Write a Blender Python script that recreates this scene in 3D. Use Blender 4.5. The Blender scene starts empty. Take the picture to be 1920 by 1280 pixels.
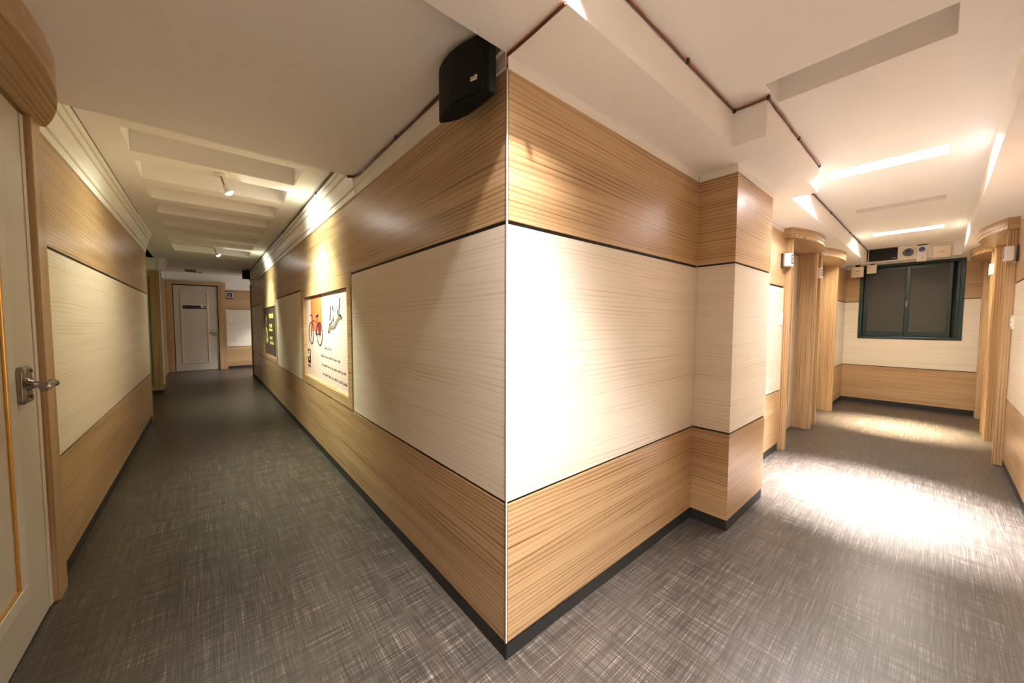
import bpy, bmesh, math, random
from mathutils import Vector, Matrix
random.seed(7)
C = bpy.context.scene.collection
PI = math.pi

# ------------------------------------------------------------------ camera
CAM = Vector((-.8572, -1.0428, 1.3286)); YAW, PITCH, ROLL, FPX = .8677, -.0512, .0028, 674.44
f_ = Vector((math.cos(YAW)*math.cos(PITCH), math.sin(YAW)*math.cos(PITCH), math.sin(PITCH)))
r0 = Vector((math.sin(YAW), -math.cos(YAW), 0)); u0 = r0.cross(f_)
r_ = r0*math.cos(ROLL)+u0*math.sin(ROLL); u_ = u0*math.cos(ROLL)-r0*math.sin(ROLL)
cam = bpy.data.objects.new('camera', bpy.data.cameras.new('camera')); C.objects.link(cam)
cam.data.sensor_width = 36; cam.data.lens = FPX*36/1920; cam.data.clip_start = .02
M = Matrix((r_, u_, -f_)).transposed().to_4x4(); M.translation = CAM
cam.matrix_world = M
bpy.context.scene.camera = cam

# ------------------------------------------------------------------ world, exposure
sc = bpy.context.scene
w = bpy.data.worlds.new('world'); sc.world = w; w.use_nodes = True
w.node_tree.nodes['Background'].inputs[0].default_value = (.6, .55, .5, 1)
w.node_tree.nodes['Background'].inputs[1].default_value = .05
vs = sc.view_settings
vs.view_transform = 'Standard'; vs.look = 'None'; vs.gamma = 1; vs.use_curve_mapping = False
vs.exposure = 1.42
sc.cycles.use_adaptive_sampling = True
sc.cycles.use_denoising = True
sc.cycles.max_bounces = 10; sc.cycles.diffuse_bounces = 6
sc.cycles.sample_clamp_indirect = 6

WARM = (.98, .965, 1); AMBER = (1, .83, .58); GREEN = (.92, 1, .77); WHITE = (1, .965, .97)

def area(name, loc, size, power, color, rot=(0, 0, 0), spread=180):
    l = bpy.data.lights.new(name, 'AREA'); l.shape = 'RECTANGLE'; l.size, l.size_y = size
    l.energy = power; l.color = color; l.spread = math.radians(spread)
    o = bpy.data.objects.new(name, l); C.objects.link(o); o.location = loc; o.rotation_euler = rot
    return o
def spot(name, loc, target, power, color, angle, blend=.6, rad=.03):
    l = bpy.data.lights.new(name, 'SPOT'); l.energy = power; l.color = color
    l.spot_size = math.radians(angle); l.spot_blend = blend; l.shadow_soft_size = rad
    o = bpy.data.objects.new(name, l); C.objects.link(o); o.location = loc
    d = Vector(target)-Vector(loc); o.rotation_euler = d.to_track_quat('-Z', 'Y').to_euler()
    return o
def point(name, loc, power, color, rad=.03):
    l = bpy.data.lights.new(name, 'POINT'); l.energy = power; l.color = color; l.shadow_soft_size = rad
    o = bpy.data.objects.new(name, l); C.objects.link(o); o.location = loc
    return o

# right corridor: strip lamps recessed in ceiling slots (x0, x1); the first one is above the camera's right shoulder
LIT = [(-.20, 0.0), (2.87, 3.06), (5.80, 5.99)]
SLOT_Y = (-1.05, -.45)
for k, (a, b) in enumerate(LIT):
    P = (0, 62, 36)[k]
    if not P: area('slot_lamp', (-.10, -.78, 2.512), (.03, .40), 20, WHITE, spread=84)
    else: area('slot_lamp', ((a+b)/2, -.75, 2.545), (.12, .54), P, (WARM, WARM, AMBER)[k], spread=(60, 41, 34)[k])
# slot lamp before the block corner, between unseen blades added to cut its beam
spot('slot_lamp', (-.10, -.515, 2.565), (-.10, -.515, 0), 88, WHITE, 160, .1, .02)
# left corridor: ceiling spots turned to the wall pictures
LAMPS = [(-.735, 2.672), (-.735, 6.30)]
for k, (x, y) in enumerate(LAMPS):
    hx, hy, hz = x+.045, y+.10, 2.405
    spot('spot_beam', (hx+.03, hy, hz-.03), (0, hy+.02, 2.08), (38, 24)[k], GREEN, 104, 1)
    spot('spot_beam', (hx+.03, hy, hz-.03), (0, hy+.02, .95), (165, 105)[k], GREEN, 92, 1)
    spot('spot_spill', (hx-.01, hy, hz-.05), (-1.4, hy+.02, 1.4), (19, 11)[k], GREEN, 130, .9)
# cross passage at the far end, lit from the right
spot('passage_lamp', (.72, 10.95, 2.60), (.72, 10.95, 0), 75, WARM, 84, .35, .04)
area('passage_spill', (1.9, 10.5, 2.55), (.5, .2), 22, WARM, spread=130)  # soft spill added to the passage, no strip fitting modelled

# ------------------------------------------------------------------ materials
def nd(t, typ, **kw):
    n = t.nodes.new(typ)
    for k, v in kw.items(): setattr(n, k, v)
    return n
def base_mat(name):
    m = bpy.data.materials.new(name); m.use_nodes = True
    t = m.node_tree; return m, t, t.nodes['Principled BSDF']
def plain(name, col, rough=.6, metal=0, bump=0, bscale=200, spec=.5, var=0):
    m, t, p = base_mat(name)
    p.inputs['Base Color'].default_value = (*col, 1); p.inputs['Roughness'].default_value = rough
    p.inputs['Metallic'].default_value = metal; p.inputs['Specular IOR Level'].default_value = spec
    g = nd(t, 'ShaderNodeNewGeometry')
    if var:
        n = nd(t, 'ShaderNodeTexNoise'); n.inputs['Scale'].default_value = 3; n.inputs['Detail'].default_value = 4
        t.links.new(g.outputs['Position'], n.inputs['Vector'])
        mx = nd(t, 'ShaderNodeMix', data_type='RGBA')
        mx.inputs[6].default_value = (*[c*(1-var) for c in col], 1); mx.inputs[7].default_value = (*[min(1, c*(1+var)) for c in col], 1)
        t.links.new(n.outputs['Fac'], mx.inputs[0]); t.links.new(mx.outputs[2], p.inputs['Base Color'])
    if bump:
        n = nd(t, 'ShaderNodeTexNoise'); n.inputs['Scale'].default_value = bscale; n.inputs['Detail'].default_value = 3
        t.links.new(g.outputs['Position'], n.inputs['Vector'])
        b = nd(t, 'ShaderNodeBump'); b.inputs['Strength'].default_value = bump; b.inputs['Distance'].default_value = .002
        t.links.new(n.outputs['Fac'], b.inputs['Height']); t.links.new(b.outputs['Normal'], p.inputs['Normal'])
    return m
def emit(name, col, s):
    m, t, p = base_mat(name)
    p.inputs['Base Color'].default_value = (*col, 1)
    p.inputs['Emission Color'].default_value = (*col, 1); p.inputs['Emission Strength'].default_value = s
    return m
def wood(name, light, mid, dark, ax, freq=50, rough=.31, line=1.15, seed=0.0, bump=.03, wav=5.0):
    """striped laminate: thin dark lines with a soft fade on one side, running across the axis vector ax"""
    m, t, p = base_mat(name); L = t.links
    g = nd(t, 'ShaderNodeNewGeometry')
    def mth(op, x, y=None, c=None, clamp=False):
        n = nd(t, 'ShaderNodeMath', operation=op); n.use_clamp = clamp
        for i, v in enumerate((x, y, c)):
            if v is None: continue
            if isinstance(v, (int, float)): n.inputs[i].default_value = v
            else: L.new(v, n.inputs[i])
        return n.outputs[0]
    def noise(scale, off, detail=2, rough=.55):
        mp = nd(t, 'ShaderNodeMapping'); mp.inputs['Scale'].default_value = scale; mp.inputs['Location'].default_value = (off+seed, off*1.7+seed, off*.6)
        L.new(g.outputs['Position'], mp.inputs['Vector'])
        n = nd(t, 'ShaderNodeTexNoise'); n.inputs['Scale'].default_value = 1; n.inputs['Detail'].default_value = detail; n.inputs['Roughness'].default_value = rough
        L.new(mp.outputs[0], n.inputs['Vector']); return n.outputs['Fac']
    def sc(lo, hi): return tuple(hi*abs(a)+lo*(1-min(1, abs(a))) for a in ax)
    d = nd(t, 'ShaderNodeVectorMath', operation='DOT_PRODUCT'); L.new(g.outputs['Position'], d.inputs[0]); d.inputs[1].default_value = ax
    wander = noise(sc(.42, 4), 4, 2); wander2 = noise(sc(1.3, 20), 8, 2)
    ph = mth('ADD', mth('MULTIPLY', d.outputs['Value'], freq), mth('ADD', mth('MULTIPLY', wander, wav), mth('MULTIPLY', wander2, .55)))
    fr = mth('FRACT', ph)
    ln = mth('POWER', mth('SUBTRACT', 1.0, fr), 3.2)
    edge = mth('SMOOTH_MIN', mth('MULTIPLY', fr, 14.0), 1.0, .1)
    ln = mth('MULTIPLY', ln, edge)
    # each line has its own strength, fading in and out along its length
    amp = noise(sc(.8, freq*.55), 17, 2)
    amp = mth('MULTIPLY', mth('SUBTRACT', amp, .30), 2.4, clamp=True)
    fine = noise(sc(1.5, 260), 29, 2); broad = noise(sc(.4, 9), 41, 2)
    v = mth('ADD', mth('MULTIPLY', mth('MULTIPLY', ln, amp), line), mth('ADD', mth('MULTIPLY', mth('SUBTRACT', fine, .5), .42*line), mth('MULTIPLY', mth('SUBTRACT', broad, .5), .5*line)))
    v = mth('ADD', v, .12, clamp=True)
    r = nd(t, 'ShaderNodeValToRGB'); cr = r.color_ramp
    cr.elements[0].position = 0; cr.elements[0].color = (*light, 1)
    cr.elements[1].position = .85; cr.elements[1].color = (*dark, 1)
    e = cr.elements.new(.38); e.color = (*mid, 1)
    L.new(v, r.inputs[0]); L.new(r.outputs[0], p.inputs['Base Color'])
    p.inputs['Roughness'].default_value = rough
    bp = nd(t, 'ShaderNodeBump'); bp.inputs['Strength'].default_value = bump; bp.inputs['Distance'].default_value = .001; bp.invert = True
    L.new(v, bp.inputs['Height']); L.new(bp.outputs[0], p.inputs['Normal'])
    return m
WL, WM, WD = (.54, .36, .19), (.37, .22, .10), (.115, .052, .019)
WOOD = wood('wood_laminate_horizontal', WL, WM, WD, (0, 0, 1))
WOODV = wood('wood_laminate_vertical', WL, WM, WD, (1, 1, 0), 58, seed=5, wav=1.5, line=1.3)
WOODC = wood('wood_laminate_curved', WL, WM, WD, (0, 0, 1), 60, seed=7, wav=1.0)
WOODX = wood('wood_laminate_along_x', WL, WM, WD, (0, 1, .3), 38, seed=9, wav=4)
WOODY = wood('wood_laminate_along_y', WL, WM, WD, (1, 0, .3), 34, seed=9, wav=6)
BL, BM, BD = (.755, .675, .555), (.69, .59, .46), (.50, .39, .27)
BEIGE = wood('pale_laminate', BL, BM, BD, (0, 0, 1), 46, rough=.36, line=.95, seed=3)
PAINT = plain('ceiling_paint', (.86, .83, .80), .75, bump=.06, bscale=60)
CROWNM = plain('moulding_paint', (.80, .775, .72), .45)
BLACK = plain('dark_groove', (.012, .011, .010), .7)
SKIRT = plain('black_baseboard', (.018, .018, .017), .5, bump=.2, bscale=60, var=.4)
DOORP = plain('door_paint', (.54, .49, .40), .33, bump=.45, bscale=330)
DOORM = plain('door_moulding', (.60, .54, .44), .35)
GOLD = plain('gold_bead', (.75, .42, .08), .28, metal=.85)
METAL = plain('door_hardware', (.34, .30, .26), .22, metal=1)
COPPER = plain('copper_cable', (.42, .13, .07), .3, metal=.35)
CABLED = plain('dark_cable', (.10, .045, .035), .35, metal=.2)
SPK = plain('speaker_black', (.004, .0045, .004), .6, bump=.2, bscale=500, spec=.25)
SPKB = plain('speaker_grey', (.10, .10, .095), .4)
WPLAST = plain('white_plastic', (.78, .75, .71), .35)
CPLAST = plain('cream_plastic', (.76, .66, .52), .4)
DARKP = plain('dark_plastic', (.015, .015, .015), .25)
BLUE = plain('blue_disc', (.035, .03, .16), .3, var=.3)
GREENF = plain('green_window_frame', (.010, .028, .024), .3)
SCREEN = plain('window_screen', (.034, .029, .015), .5, bump=.3, bscale=900)
GLASSD = plain('dark_glass', (.04, .036, .022), .08)
WHITEP = plain('white_ink', (.85, .83, .78), .5)
BLACKP = plain('black_ink', (.012, .012, .012), .5)
ORANGE = plain('orange_ink', (.60, .13, .04), .5)
REDP = plain('dark_red_ink', (.09, .015, .02), .5)
YELLOW = plain('yellow_ink', (.90, .84, .22), .5)
GREYB = plain('grey_brown_ink', (.17, .14, .10), .5)
PBROWN = plain('dark_brown_print', (.038, .028, .025), .22, var=.25)
LAMPON = emit('lamp_glow', (1, .97, .92), 60)
STRIPON = emit('strip_glow', (.99, .965, .99), 92)
STRIPAMB = emit('strip_glow_warm', (1, .90, .76), 80)
GGLASS = plain('green_door_panel', (.13, .17, .10), .4)

def dots_print():
    m, t, p = base_mat('dotted_print'); L = t.links
    g = nd(t, 'ShaderNodeNewGeometry'); sx = nd(t, 'ShaderNodeSeparateXYZ'); L.new(g.outputs['Position'], sx.inputs[0])
    def mth(op, x, y=None):
        n = nd(t, 'ShaderNodeMath', operation=op)
        for i, v in enumerate((x, y)):
            if v is None: continue
            if isinstance(v, (int, float)): n.inputs[i].default_value = v
            else: L.new(v, n.inputs[i])
        return n.outputs[0]
    q = [mth('POWER', mth('ABSOLUTE', mth('SUBTRACT', mth('FRACT', mth('MULTIPLY', sx.outputs[k], 36)), .5)), 2) for k in (1, 2)]
    dist = mth('SQRT', mth('ADD', q[0], q[1]))
    r = nd(t, 'ShaderNodeValToRGB'); r.color_ramp.elements[0].position = .15; r.color_ramp.elements[0].color = (.52, .31, .24, 1)
    r.color_ramp.elements[1].position = .25; r.color_ramp.elements[1].color = (.72, .54, .48, 1)
    L.new(dist, r.inputs[0]); L.new(r.outputs[0], p.inputs['Base Color']); p.inputs['Roughness'].default_value = .45
    return m
DOTS = dots_print()

def floor_mat():
    m, t, p = base_mat('woven_vinyl_floor'); L = t.links
    g = nd(t, 'ShaderNodeNewGeometry')
    def n_(scale, off, detail=2, rough=.6):
        mp = nd(t, 'ShaderNodeMapping'); mp.inputs['Scale'].default_value = scale; mp.inputs['Location'].default_value = (off, off*1.3, 0)
        L.new(g.outputs['Position'], mp.inputs['Vector'])
        n = nd(t, 'ShaderNodeTexNoise'); n.inputs['Scale'].default_value = 1; n.inputs['Detail'].default_value = detail
        n.inputs['Roughness'].default_value = rough
        L.new(mp.outputs[0], n.inputs['Vector']); return n.outputs['Fac']
    def mth(op, x, y, c=None):
        n = nd(t, 'ShaderNodeMath', operation=op)
        for i, v in enumerate((x, y, c)):
            if v is None: continue
            if isinstance(v, (int, float)): n.inputs[i].default_value = v
            else: L.new(v, n.inputs[i])
        return n.outputs[0]
    x1 = n_((5, 320, 1), 2, 3); y1 = n_((320, 5, 1), 9, 3)
    x2 = n_((1.6, 60, 1), 5, 2); y2 = n_((60, 1.6, 1), 14, 2)
    weave = n_((300, 300, 1), 31, 1)
    s = mth('ADD', mth('ADD', mth('MULTIPLY', x1, .41), mth('MULTIPLY', y1, .31)), mth('ADD', mth('MULTIPLY', x2, .12), mth('MULTIPLY', y2, .12)))
    s = mth('ADD', s, mth('MULTIPLY', mth('SUBTRACT', weave, .5), .10))
    r = nd(t, 'ShaderNodeValToRGB'); e = r.color_ramp.elements
    e[0].position = .38; e[0].color = (.020, .017, .014, 1)
    e[1].position = .66; e[1].color = (.55, .46, .355, 1)
    k = e.new(.49); k.color = (.047, .038, .031, 1)
    k = e.new(.56); k.color = (.128, .103, .080, 1)
    L.new(s, r.inputs[0])
    # thin seams between the tiles
    sx = nd(t, 'ShaderNodeSeparateXYZ'); L.new(g.outputs['Position'], sx.inputs[0])
    def seam(out, per, off):
        fr = mth('FRACT', mth('DIVIDE', mth('ADD', out, off+50*per), per), 0)
        return mth('LESS_THAN', fr, .0016/per*1.0)
    sm = mth('MAXIMUM', seam(sx.outputs[0], .9, .733), seam(sx.outputs[1], .9, .12))
    mx = nd(t, 'ShaderNodeMix', data_type='RGBA'); L.new(mth('MULTIPLY', sm, .55), mx.inputs[0]); L.new(r.outputs[0], mx.inputs[6]); mx.inputs[7].default_value = (.02, .017, .015, 1)
    L.new(mx.outputs[2], p.inputs['Base Color'])
    p.inputs['Roughness'].default_value = .34
    bp = nd(t, 'ShaderNodeBump'); bp.inputs['Strength'].default_value = .35; bp.inputs['Distance'].default_value = .001
    L.new(s, bp.inputs['Height']); L.new(bp.outputs[0], p.inputs['Normal'])
    return m
FLOOR = floor_mat()

# ------------------------------------------------------------------ mesh helpers
class MB:
    def __init__(s): s.bm = bmesh.new()
    def box(s, x0, x1, y0, y1, z0, z1):
        x0, x1 = min(x0, x1), max(x0, x1); y0, y1 = min(y0, y1), max(y0, y1); z0, z1 = min(z0, z1), max(z0, z1)
        v = [s.bm.verts.new(p) for p in ((x0, y0, z0), (x1, y0, z0), (x1, y1, z0), (x0, y1, z0), (x0, y0, z1), (x1, y0, z1), (x1, y1, z1), (x0, y1, z1))]
        for f in ((0, 3, 2, 1), (4, 5, 6, 7), (0, 1, 5, 4), (1, 2, 6, 5), (2, 3, 7, 6), (3, 0, 4, 7)): s.bm.faces.new([v[i] for i in f])
        return s
    def prism(s, pts, ax, a, b):
        """closed outline pts (2-D) swept along axis ax from a to b"""
        def P(p, h):
            return {'x': (h, p[0], p[1]), 'y': (p[0], h, p[1]), 'z': (p[0], p[1], h)}[ax]
        A = [s.bm.verts.new(P(p, a)) for p in pts]; B = [s.bm.verts.new(P(p, b)) for p in pts]
        n = len(pts)
        for i in range(n): s.bm.faces.new((A[i], A[(i+1) % n], B[(i+1) % n], B[i]))
        s.bm.faces.new(A[::-1]); s.bm.faces.new(B)
        bmesh.ops.recalc_face_normals(s.bm, faces=s.bm.faces)
        return s
    def tube(s, pts, r, n=8, closed=False):
        pts = [Vector(p) for p in pts]; rings = []
        N = len(pts)
        for i, p in enumerate(pts):
            if closed: d = pts[(i+1) % N]-pts[i-1]
            else: d = (pts[min(i+1, N-1)]-pts[max(i-1, 0)])
            d.normalize(); up = Vector((0, 0, 1)) if abs(d.z) < .95 else Vector((1, 0, 0))
            a = d.cross(up).normalized(); b = a.cross(d)
            rr = r[i] if isinstance(r, (list, tuple)) else r
            rings.append([s.bm.verts.new(p+(a*math.cos(2*PI*k/n)+b*math.sin(2*PI*k/n))*rr) for k in range(n)])
        for i in range(N if closed else N-1):
            A, B = rings[i], rings[(i+1) % N]
            for k in range(n): s.bm.faces.new((A[k], A[(k+1) % n], B[(k+1) % n], B[k]))
        if not closed: s.bm.faces.new(rings[0][::-1]); s.bm.faces.new(rings[-1])
        bmesh.ops.recalc_face_normals(s.bm, faces=s.bm.faces)
        return s
    def lathe(s, prof, c, axis, n=32):
        """prof = [(radius, height along axis)]"""
        c = Vector(c); d = Vector(axis).normalized(); up = Vector((0, 0, 1)) if abs(d.z) < .95 else Vector((1, 0, 0))
        a = d.cross(up).normalized(); b = a.cross(d); rings = []
        for r, h in prof:
            rings.append([s.bm.verts.new(c+d*h+(a*math.cos(2*PI*k/n)+b*math.sin(2*PI*k/n))*max(r, 1e-5)) for k in range(n)])
        for A, B in zip(rings, rings[1:]):
            for k in range(n): s.bm.faces.new((A[k], A[(k+1) % n], B[(k+1) % n], B[k]))
        s.bm.faces.new(rings[0][::-1]); s.bm.faces.new(rings[-1])
        bmesh.ops.recalc_face_normals(s.bm, faces=s.bm.faces)
        return s
    def poly(s, pts):
        s.bm.faces.new([s.bm.verts.new(p) for p in pts]); return s
    def build(s, name, mat, parent=None, bevel=0, smooth=False, segs=2, origin=None):
        me = bpy.data.meshes.new(name); s.bm.to_mesh(me); s.bm.free()
        me.materials.append(mat)
        o = bpy.data.objects.new(name, me); C.objects.link(o)
        if parent:
            o.parent = parent; o.matrix_parent_inverse = parent.matrix_world.inverted()
        if smooth:
            for p in me.polygons: p.use_smooth = True
            try: me.set_sharp_from_angle(angle=math.radians(40))
            except Exception: pass
        if bevel:
            b = o.modifiers.new('bevel', 'BEVEL'); b.width = bevel; b.segments = segs; b.limit_method = 'ANGLE'
        return o
def box(name, mat, b, parent=None, bevel=0, segs=2): return MB().box(*b).build(name, mat, parent, bevel, segs=segs)
def tag(o, label=None, cat=None, group=None, kind=None):
    if label: o['label'] = label
    if cat: o['category'] = cat
    if group: o['group'] = group
    if kind: o['kind'] = kind
    return o
def empty(name, loc, label=None, cat=None, group=None, kind=None):
    o = bpy.data.objects.new(name, None); C.objects.link(o); o.location = loc; o.empty_display_size = .05
    o.matrix_world = Matrix.Translation(loc)
    return tag(o, label, cat, group, kind)
def text(name, s, mat, parent, org, xdir, zdir, height, width=None, shear=0, depth=.0006, bold=0):
    """lettering as a mesh: org = lower left corner, xdir = reading direction, zdir = up"""
    c = bpy.data.curves.new(name, 'FONT'); c.body = s; c.size = 1; c.shear = shear; c.extrude = .004; c.offset = bold
    tmp = bpy.data.objects.new('tmp', c); C.objects.link(tmp)
    dg = bpy.context.evaluated_depsgraph_get(); me = bpy.data.meshes.new_from_object(tmp.evaluated_get(dg))
    C.objects.unlink(tmp); bpy.data.objects.remove(tmp)
    xs = [v.co.x for v in me.vertices]; ys = [v.co.y for v in me.vertices]
    x0, x1, y0, y1 = min(xs), max(xs), min(ys), max(ys)
    X, Z = Vector(xdir).normalized(), Vector(zdir).normalized(); N = X.cross(Z)
    sy = height/(y1-y0); sx = (width/(x1-x0)) if width else sy
    for v in me.vertices:
        v.co = Vector(org)+X*((v.co.x-x0)*sx)+Z*((v.co.y-y0)*sy)+N*(v.co.z/.004*depth*.5+depth*.5)
    me.name = name; me.materials.clear(); me.materials.append(mat)
    o = bpy.data.objects.new(name, me); C.objects.link(o)
    if parent: o.parent = parent; o.matrix_parent_inverse = parent.matrix_world.inverted()
    return o

# ------------------------------------------------------------------ dimensions
ZS, Z1, Z2, ZT = .073, .634, 1.705, 2.25       # baseboard top, lower joint, upper joint, top of wood
XL, YC, XE, YF = -1.457, -1.489, 7.603, 12.03   # left wall, right wall, end wall, far wall
PX0, PX1, PY = 1.632, 2.348, -.226              # pillar on the right-hand wall
YA = 9.95                                       # far end of the block's left face
G = .006                                        # half width of a joint

# ------------------------------------------------------------------ floor
box('floor', FLOOR, (-2.8, 8.0, -1.75, 12.4, -.05, 0))
tag(bpy.data.objects['floor'], 'grey-brown woven vinyl floor running through both corridors', 'floor', kind='structure')

# ------------------------------------------------------------------ walls with three horizontal bands
def wall(name, label, ax, face, n, runs, ztop=ZT, fascia=2.30, base=True, back=.10):
    """ax: axis the wall runs along ('x'/'y'); face: coordinate of its surface; n: +1/-1 direction it faces.
    runs = [(a, b, kind)], kind 'panel' | 'full'"""
    d = .008
    def bx(a, b, z0, z1, f, t):
        lo, hi = (f-t, f) if n > 0 else (f, f+t)
        return (a, b, lo, hi, z0, z1) if ax == 'x' else (lo, hi, a, b, z0, z1)
    a0 = min(r[0] for r in runs); a1 = max(r[1] for r in runs)
    m = MB()
    for r in runs: m.box(*bx(r[0]+(.0075 if r[0] == 0 else 0), r[1], .0, fascia, face-n*d, back))
    root = m.build(name, BLACK); tag(root, label, 'wall', kind='structure')
    for (a, b, k) in runs:
        if k == 'panel':
            box('lower_panel', WOOD, bx(a, b, ZS, Z1-G, face, d), root)
            gap = .016 if name == 'wall_center_left' and b < 7 else .001
            box('middle_panel', BEIGE, bx(a+.001, b-gap, Z1+G, Z2-G-.004, face, d), root)
            box('upper_panel', WOOD, bx(a, b, Z2+G, ztop, face, d), root)
        box('fascia', CROWNM, bx(a, b, ztop, fascia, face-n*.002, .006), root)
    if base:
        bb = MB()
        for (a, b, k) in runs: bb.box(*bx(a, b, 0, ZS, face-n*.003, .005))
        bo = bb.build('baseboard_'+name.split('_', 1)[1], SKIRT); tag(bo, 'black baseboard at the foot of the '+label, 'baseboard', kind='structure')
    return root

# left face of the central block (faces -x)
P1 = (1.90, 3.84); P2 = (5.84, 7.77)
wall('wall_center_left', 'corner block wall facing the left corridor with two framed prints', 'y', 0, -1,
     [(0, P1[0]-.008, 'panel'), (P1[1]+.008, P2[0]-.008, 'panel'), (P2[1]+.008, YA-.05, 'panel')], fascia=2.37)
wc = bpy.data.objects['wall_center_left']
for (a, b) in (P1, P2):
    # wooden surround of each print: upper band runs on down to the opening
    oa, ob, oz0, oz1 = a+.10, b-.155, .722, 1.612
    m = MB().box(-.0, .008, a-.008, b+.008, oz1, ZT).box(-.004, .008, a, oa, Z1+G, oz1).box(-.004, .008, ob, b, Z1+G, oz1).box(-.004, .008, oa, ob, Z1+G, oz0)
    m.build('picture_surround', WOOD, wc)
    box('lower_panel', WOOD, (0, .008, a-.008, b+.008, ZS, Z1-G), wc)
    MB().box(.055, .11, a-.008, b+.008, 0, 2.37).box(.008, .055, a-.008, oa, 0, 2.37).box(.008, .055, ob, b+.008, 0, 2.37).box(.008, .055, oa, ob, 0, oz0).box(.008, .055, oa, ob, oz1, 2.37).build('surround_backing', GREYB, wc)
    box('fascia', CROWNM, (.002, .008, a-.008, b+.008, ZT, 2.37), wc)
box('baseboard_center_left_run', SKIRT, (.003, .008, P1[0]-.008, P1[1]+.008, 0, ZS), bpy.data.objects['baseboard_center_left']).name = 'baseboard_piece'
box('baseboard_piece', SKIRT, (.003, .008, P2[0]-.008, P2[1]+.008, 0, ZS), bpy.data.objects['baseboard_center_left'])
box('end_board', WOODV, (-.025, .10, YA-.05, YA, 0, ZT), wc)
box('end_fascia', CROWNM, (0, .10, YA-.05, YA, ZT, 2.5), wc)
for y in (5.28,):
    box('joint_strip', BEIGE, (-.0012, .001, y-.002, y+.002, ZS, ZT), wc)
# return wall of the block along the far passage
box('wall_far_right', CROWNM, (.10, 2.6, YA-.10, YA, 0, 2.7)); tag(bpy.data.objects['wall_far_right'], 'block wall along the far cross passage', 'wall', kind='structure')

# right face of the block (faces -y), pillar, and the run with the doors
UN_B = [(3.72, 4.99), (5.17, 6.44)]
UN_C = [(4.80, 6.00), (6.30, 7.50)]
wall('wall_center_right', 'corner block wall facing the right corridor', 'x', 0, -1, [(.0, PX0, 'panel'), (PX1, UN_B[0][0], 'panel'), (UN_B[0][1], UN_B[1][0], 'panel'), (UN_B[1][1], XE, 'panel')])
# trim the overlapping corner: a thin pale edge strip
box('trim_1', BEIGE, (-.0015, .004, -.0015, .004, ZS, 2.25)); tag(bpy.data.objects['trim_1'], 'thin pale edge strip on the outer corner of the block', 'edge strip', kind='structure')
# pillar
pm = MB().box(PX0+.008, PX1-.008, PY+.008, .0, 0, 2.30); pil = pm.build('wall_pillar', BLACK); tag(pil, 'square wood-clad pillar projecting from the right corridor wall', 'pillar', kind='structure')
for z0, z1, mt in ((ZS, Z1-G, WOOD), (Z1+G, Z2-G, BEIGE), (Z2+G, ZT, WOOD)):
    nm = {ZS: 'lower_panel', Z1+G: 'middle_panel', Z2+G: 'upper_panel'}[z0]
    MB().box(PX0, PX1, PY, PY+.008, z0, z1).box(PX0, PX0+.008, PY+.008, 0, z0, z1).box(PX1-.008, PX1, PY+.008, 0, z0, z1).build(nm, mt, pil)
MB().box(PX0+.002, PX1-.002, PY+.002, PY+.01, ZT, 2.30).box(PX0+.002, PX0+.01, PY+.01, 0, ZT, 2.30).box(PX1-.01, PX1-.002, PY+.01, 0, ZT, 2.30).build('fascia', CROWNM, pil)
MB().box(PX0+.003, PX1-.003, PY+.003, PY+.009, 0, ZS).box(PX0+.003, PX0+.009, PY+.009, 0, 0, ZS).box(PX1-.009, PX1-.003, PY+.009, 0, 0, ZS).build('baseboard', SKIRT, pil)

# end wall around the window (faces -x), window opening y -1.285..-.17, z 1.09..2.30
WY0, WY1, WZ0 = -1.285, -.172, 1.088
m = MB().box(XE+.008, XE+.16, YC-.15, .15, 0, WZ0).box(XE+.008, XE+.16, YC-.15, WY0, WZ0, 2.5).box(XE+.008, XE+.16, WY1, .15, WZ0, 2.5)
we = m.build('wall_end', BLACK); tag(we, 'end wall of the right corridor around the dark window', 'wall', kind='structure')
box('lower_panel', WOOD, (XE, XE+.008, YC, 0, ZS, Z1-G), we)
MB().box(XE, XE+.008, YC, 0, Z1+G, WZ0).box(XE, XE+.008, YC, WY0, WZ0, Z2-G).box(XE, XE+.008, WY1, 0, WZ0, Z2-G).build('middle_panel', BEIGE, we)
MB().box(XE, XE+.008, YC, WY0, Z2+G, ZT).box(XE, XE+.008, WY1, 0, Z2+G, ZT).build('upper_panel', WOOD, we)
MB().box(XE, XE+.008, YC, WY0, ZT, 2.3).box(XE, XE+.008, WY1, 0, ZT, 2.3).build('fascia', CROWNM, we)
box('baseboard_end', SKIRT, (XE+.003, XE+.008, YC, 0, 0, ZS)); tag(bpy.data.objects['baseboard_end'], 'black baseboard below the dark window', 'baseboard', kind='structure')

# right wall (faces +y)
wall('wall_right', 'right wall of the right corridor', 'x', YC, 1, [(XL, UN_C[0][0], 'panel'), (UN_C[0][1], UN_C[1][0], 'panel'), (UN_C[1][1], XE, 'panel')])
# left wall (faces +x)
D1 = (.41, 1.73)
wall('wall_left', 'left wall of the left corridor', 'y', XL, 1, [(YC, D1[0], 'panel'), (D1[1], 5.80, 'panel')], fascia=2.37)
wl = bpy.data.objects['wall_left']
box('end_board', WOODV, (XL-.10, XL+.004, 5.80, 5.84, 0, ZT), wl)
# recess beyond the left wall
box('wall_recess', CROWNM, (-2.75, -2.65, 5.7, 8.3, 0, 2.5)); tag(bpy.data.objects['wall_recess'], 'back wall of the dark recess off the left corridor', 'wall', kind='structure')
box('wall_recess_near', WOOD, (-2.65, XL-.10, 5.72, 5.80, 0, 2.5)); tag(bpy.data.objects['wall_recess_near'], 'near side wall of the dark recess', 'wall', kind='structure')
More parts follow.
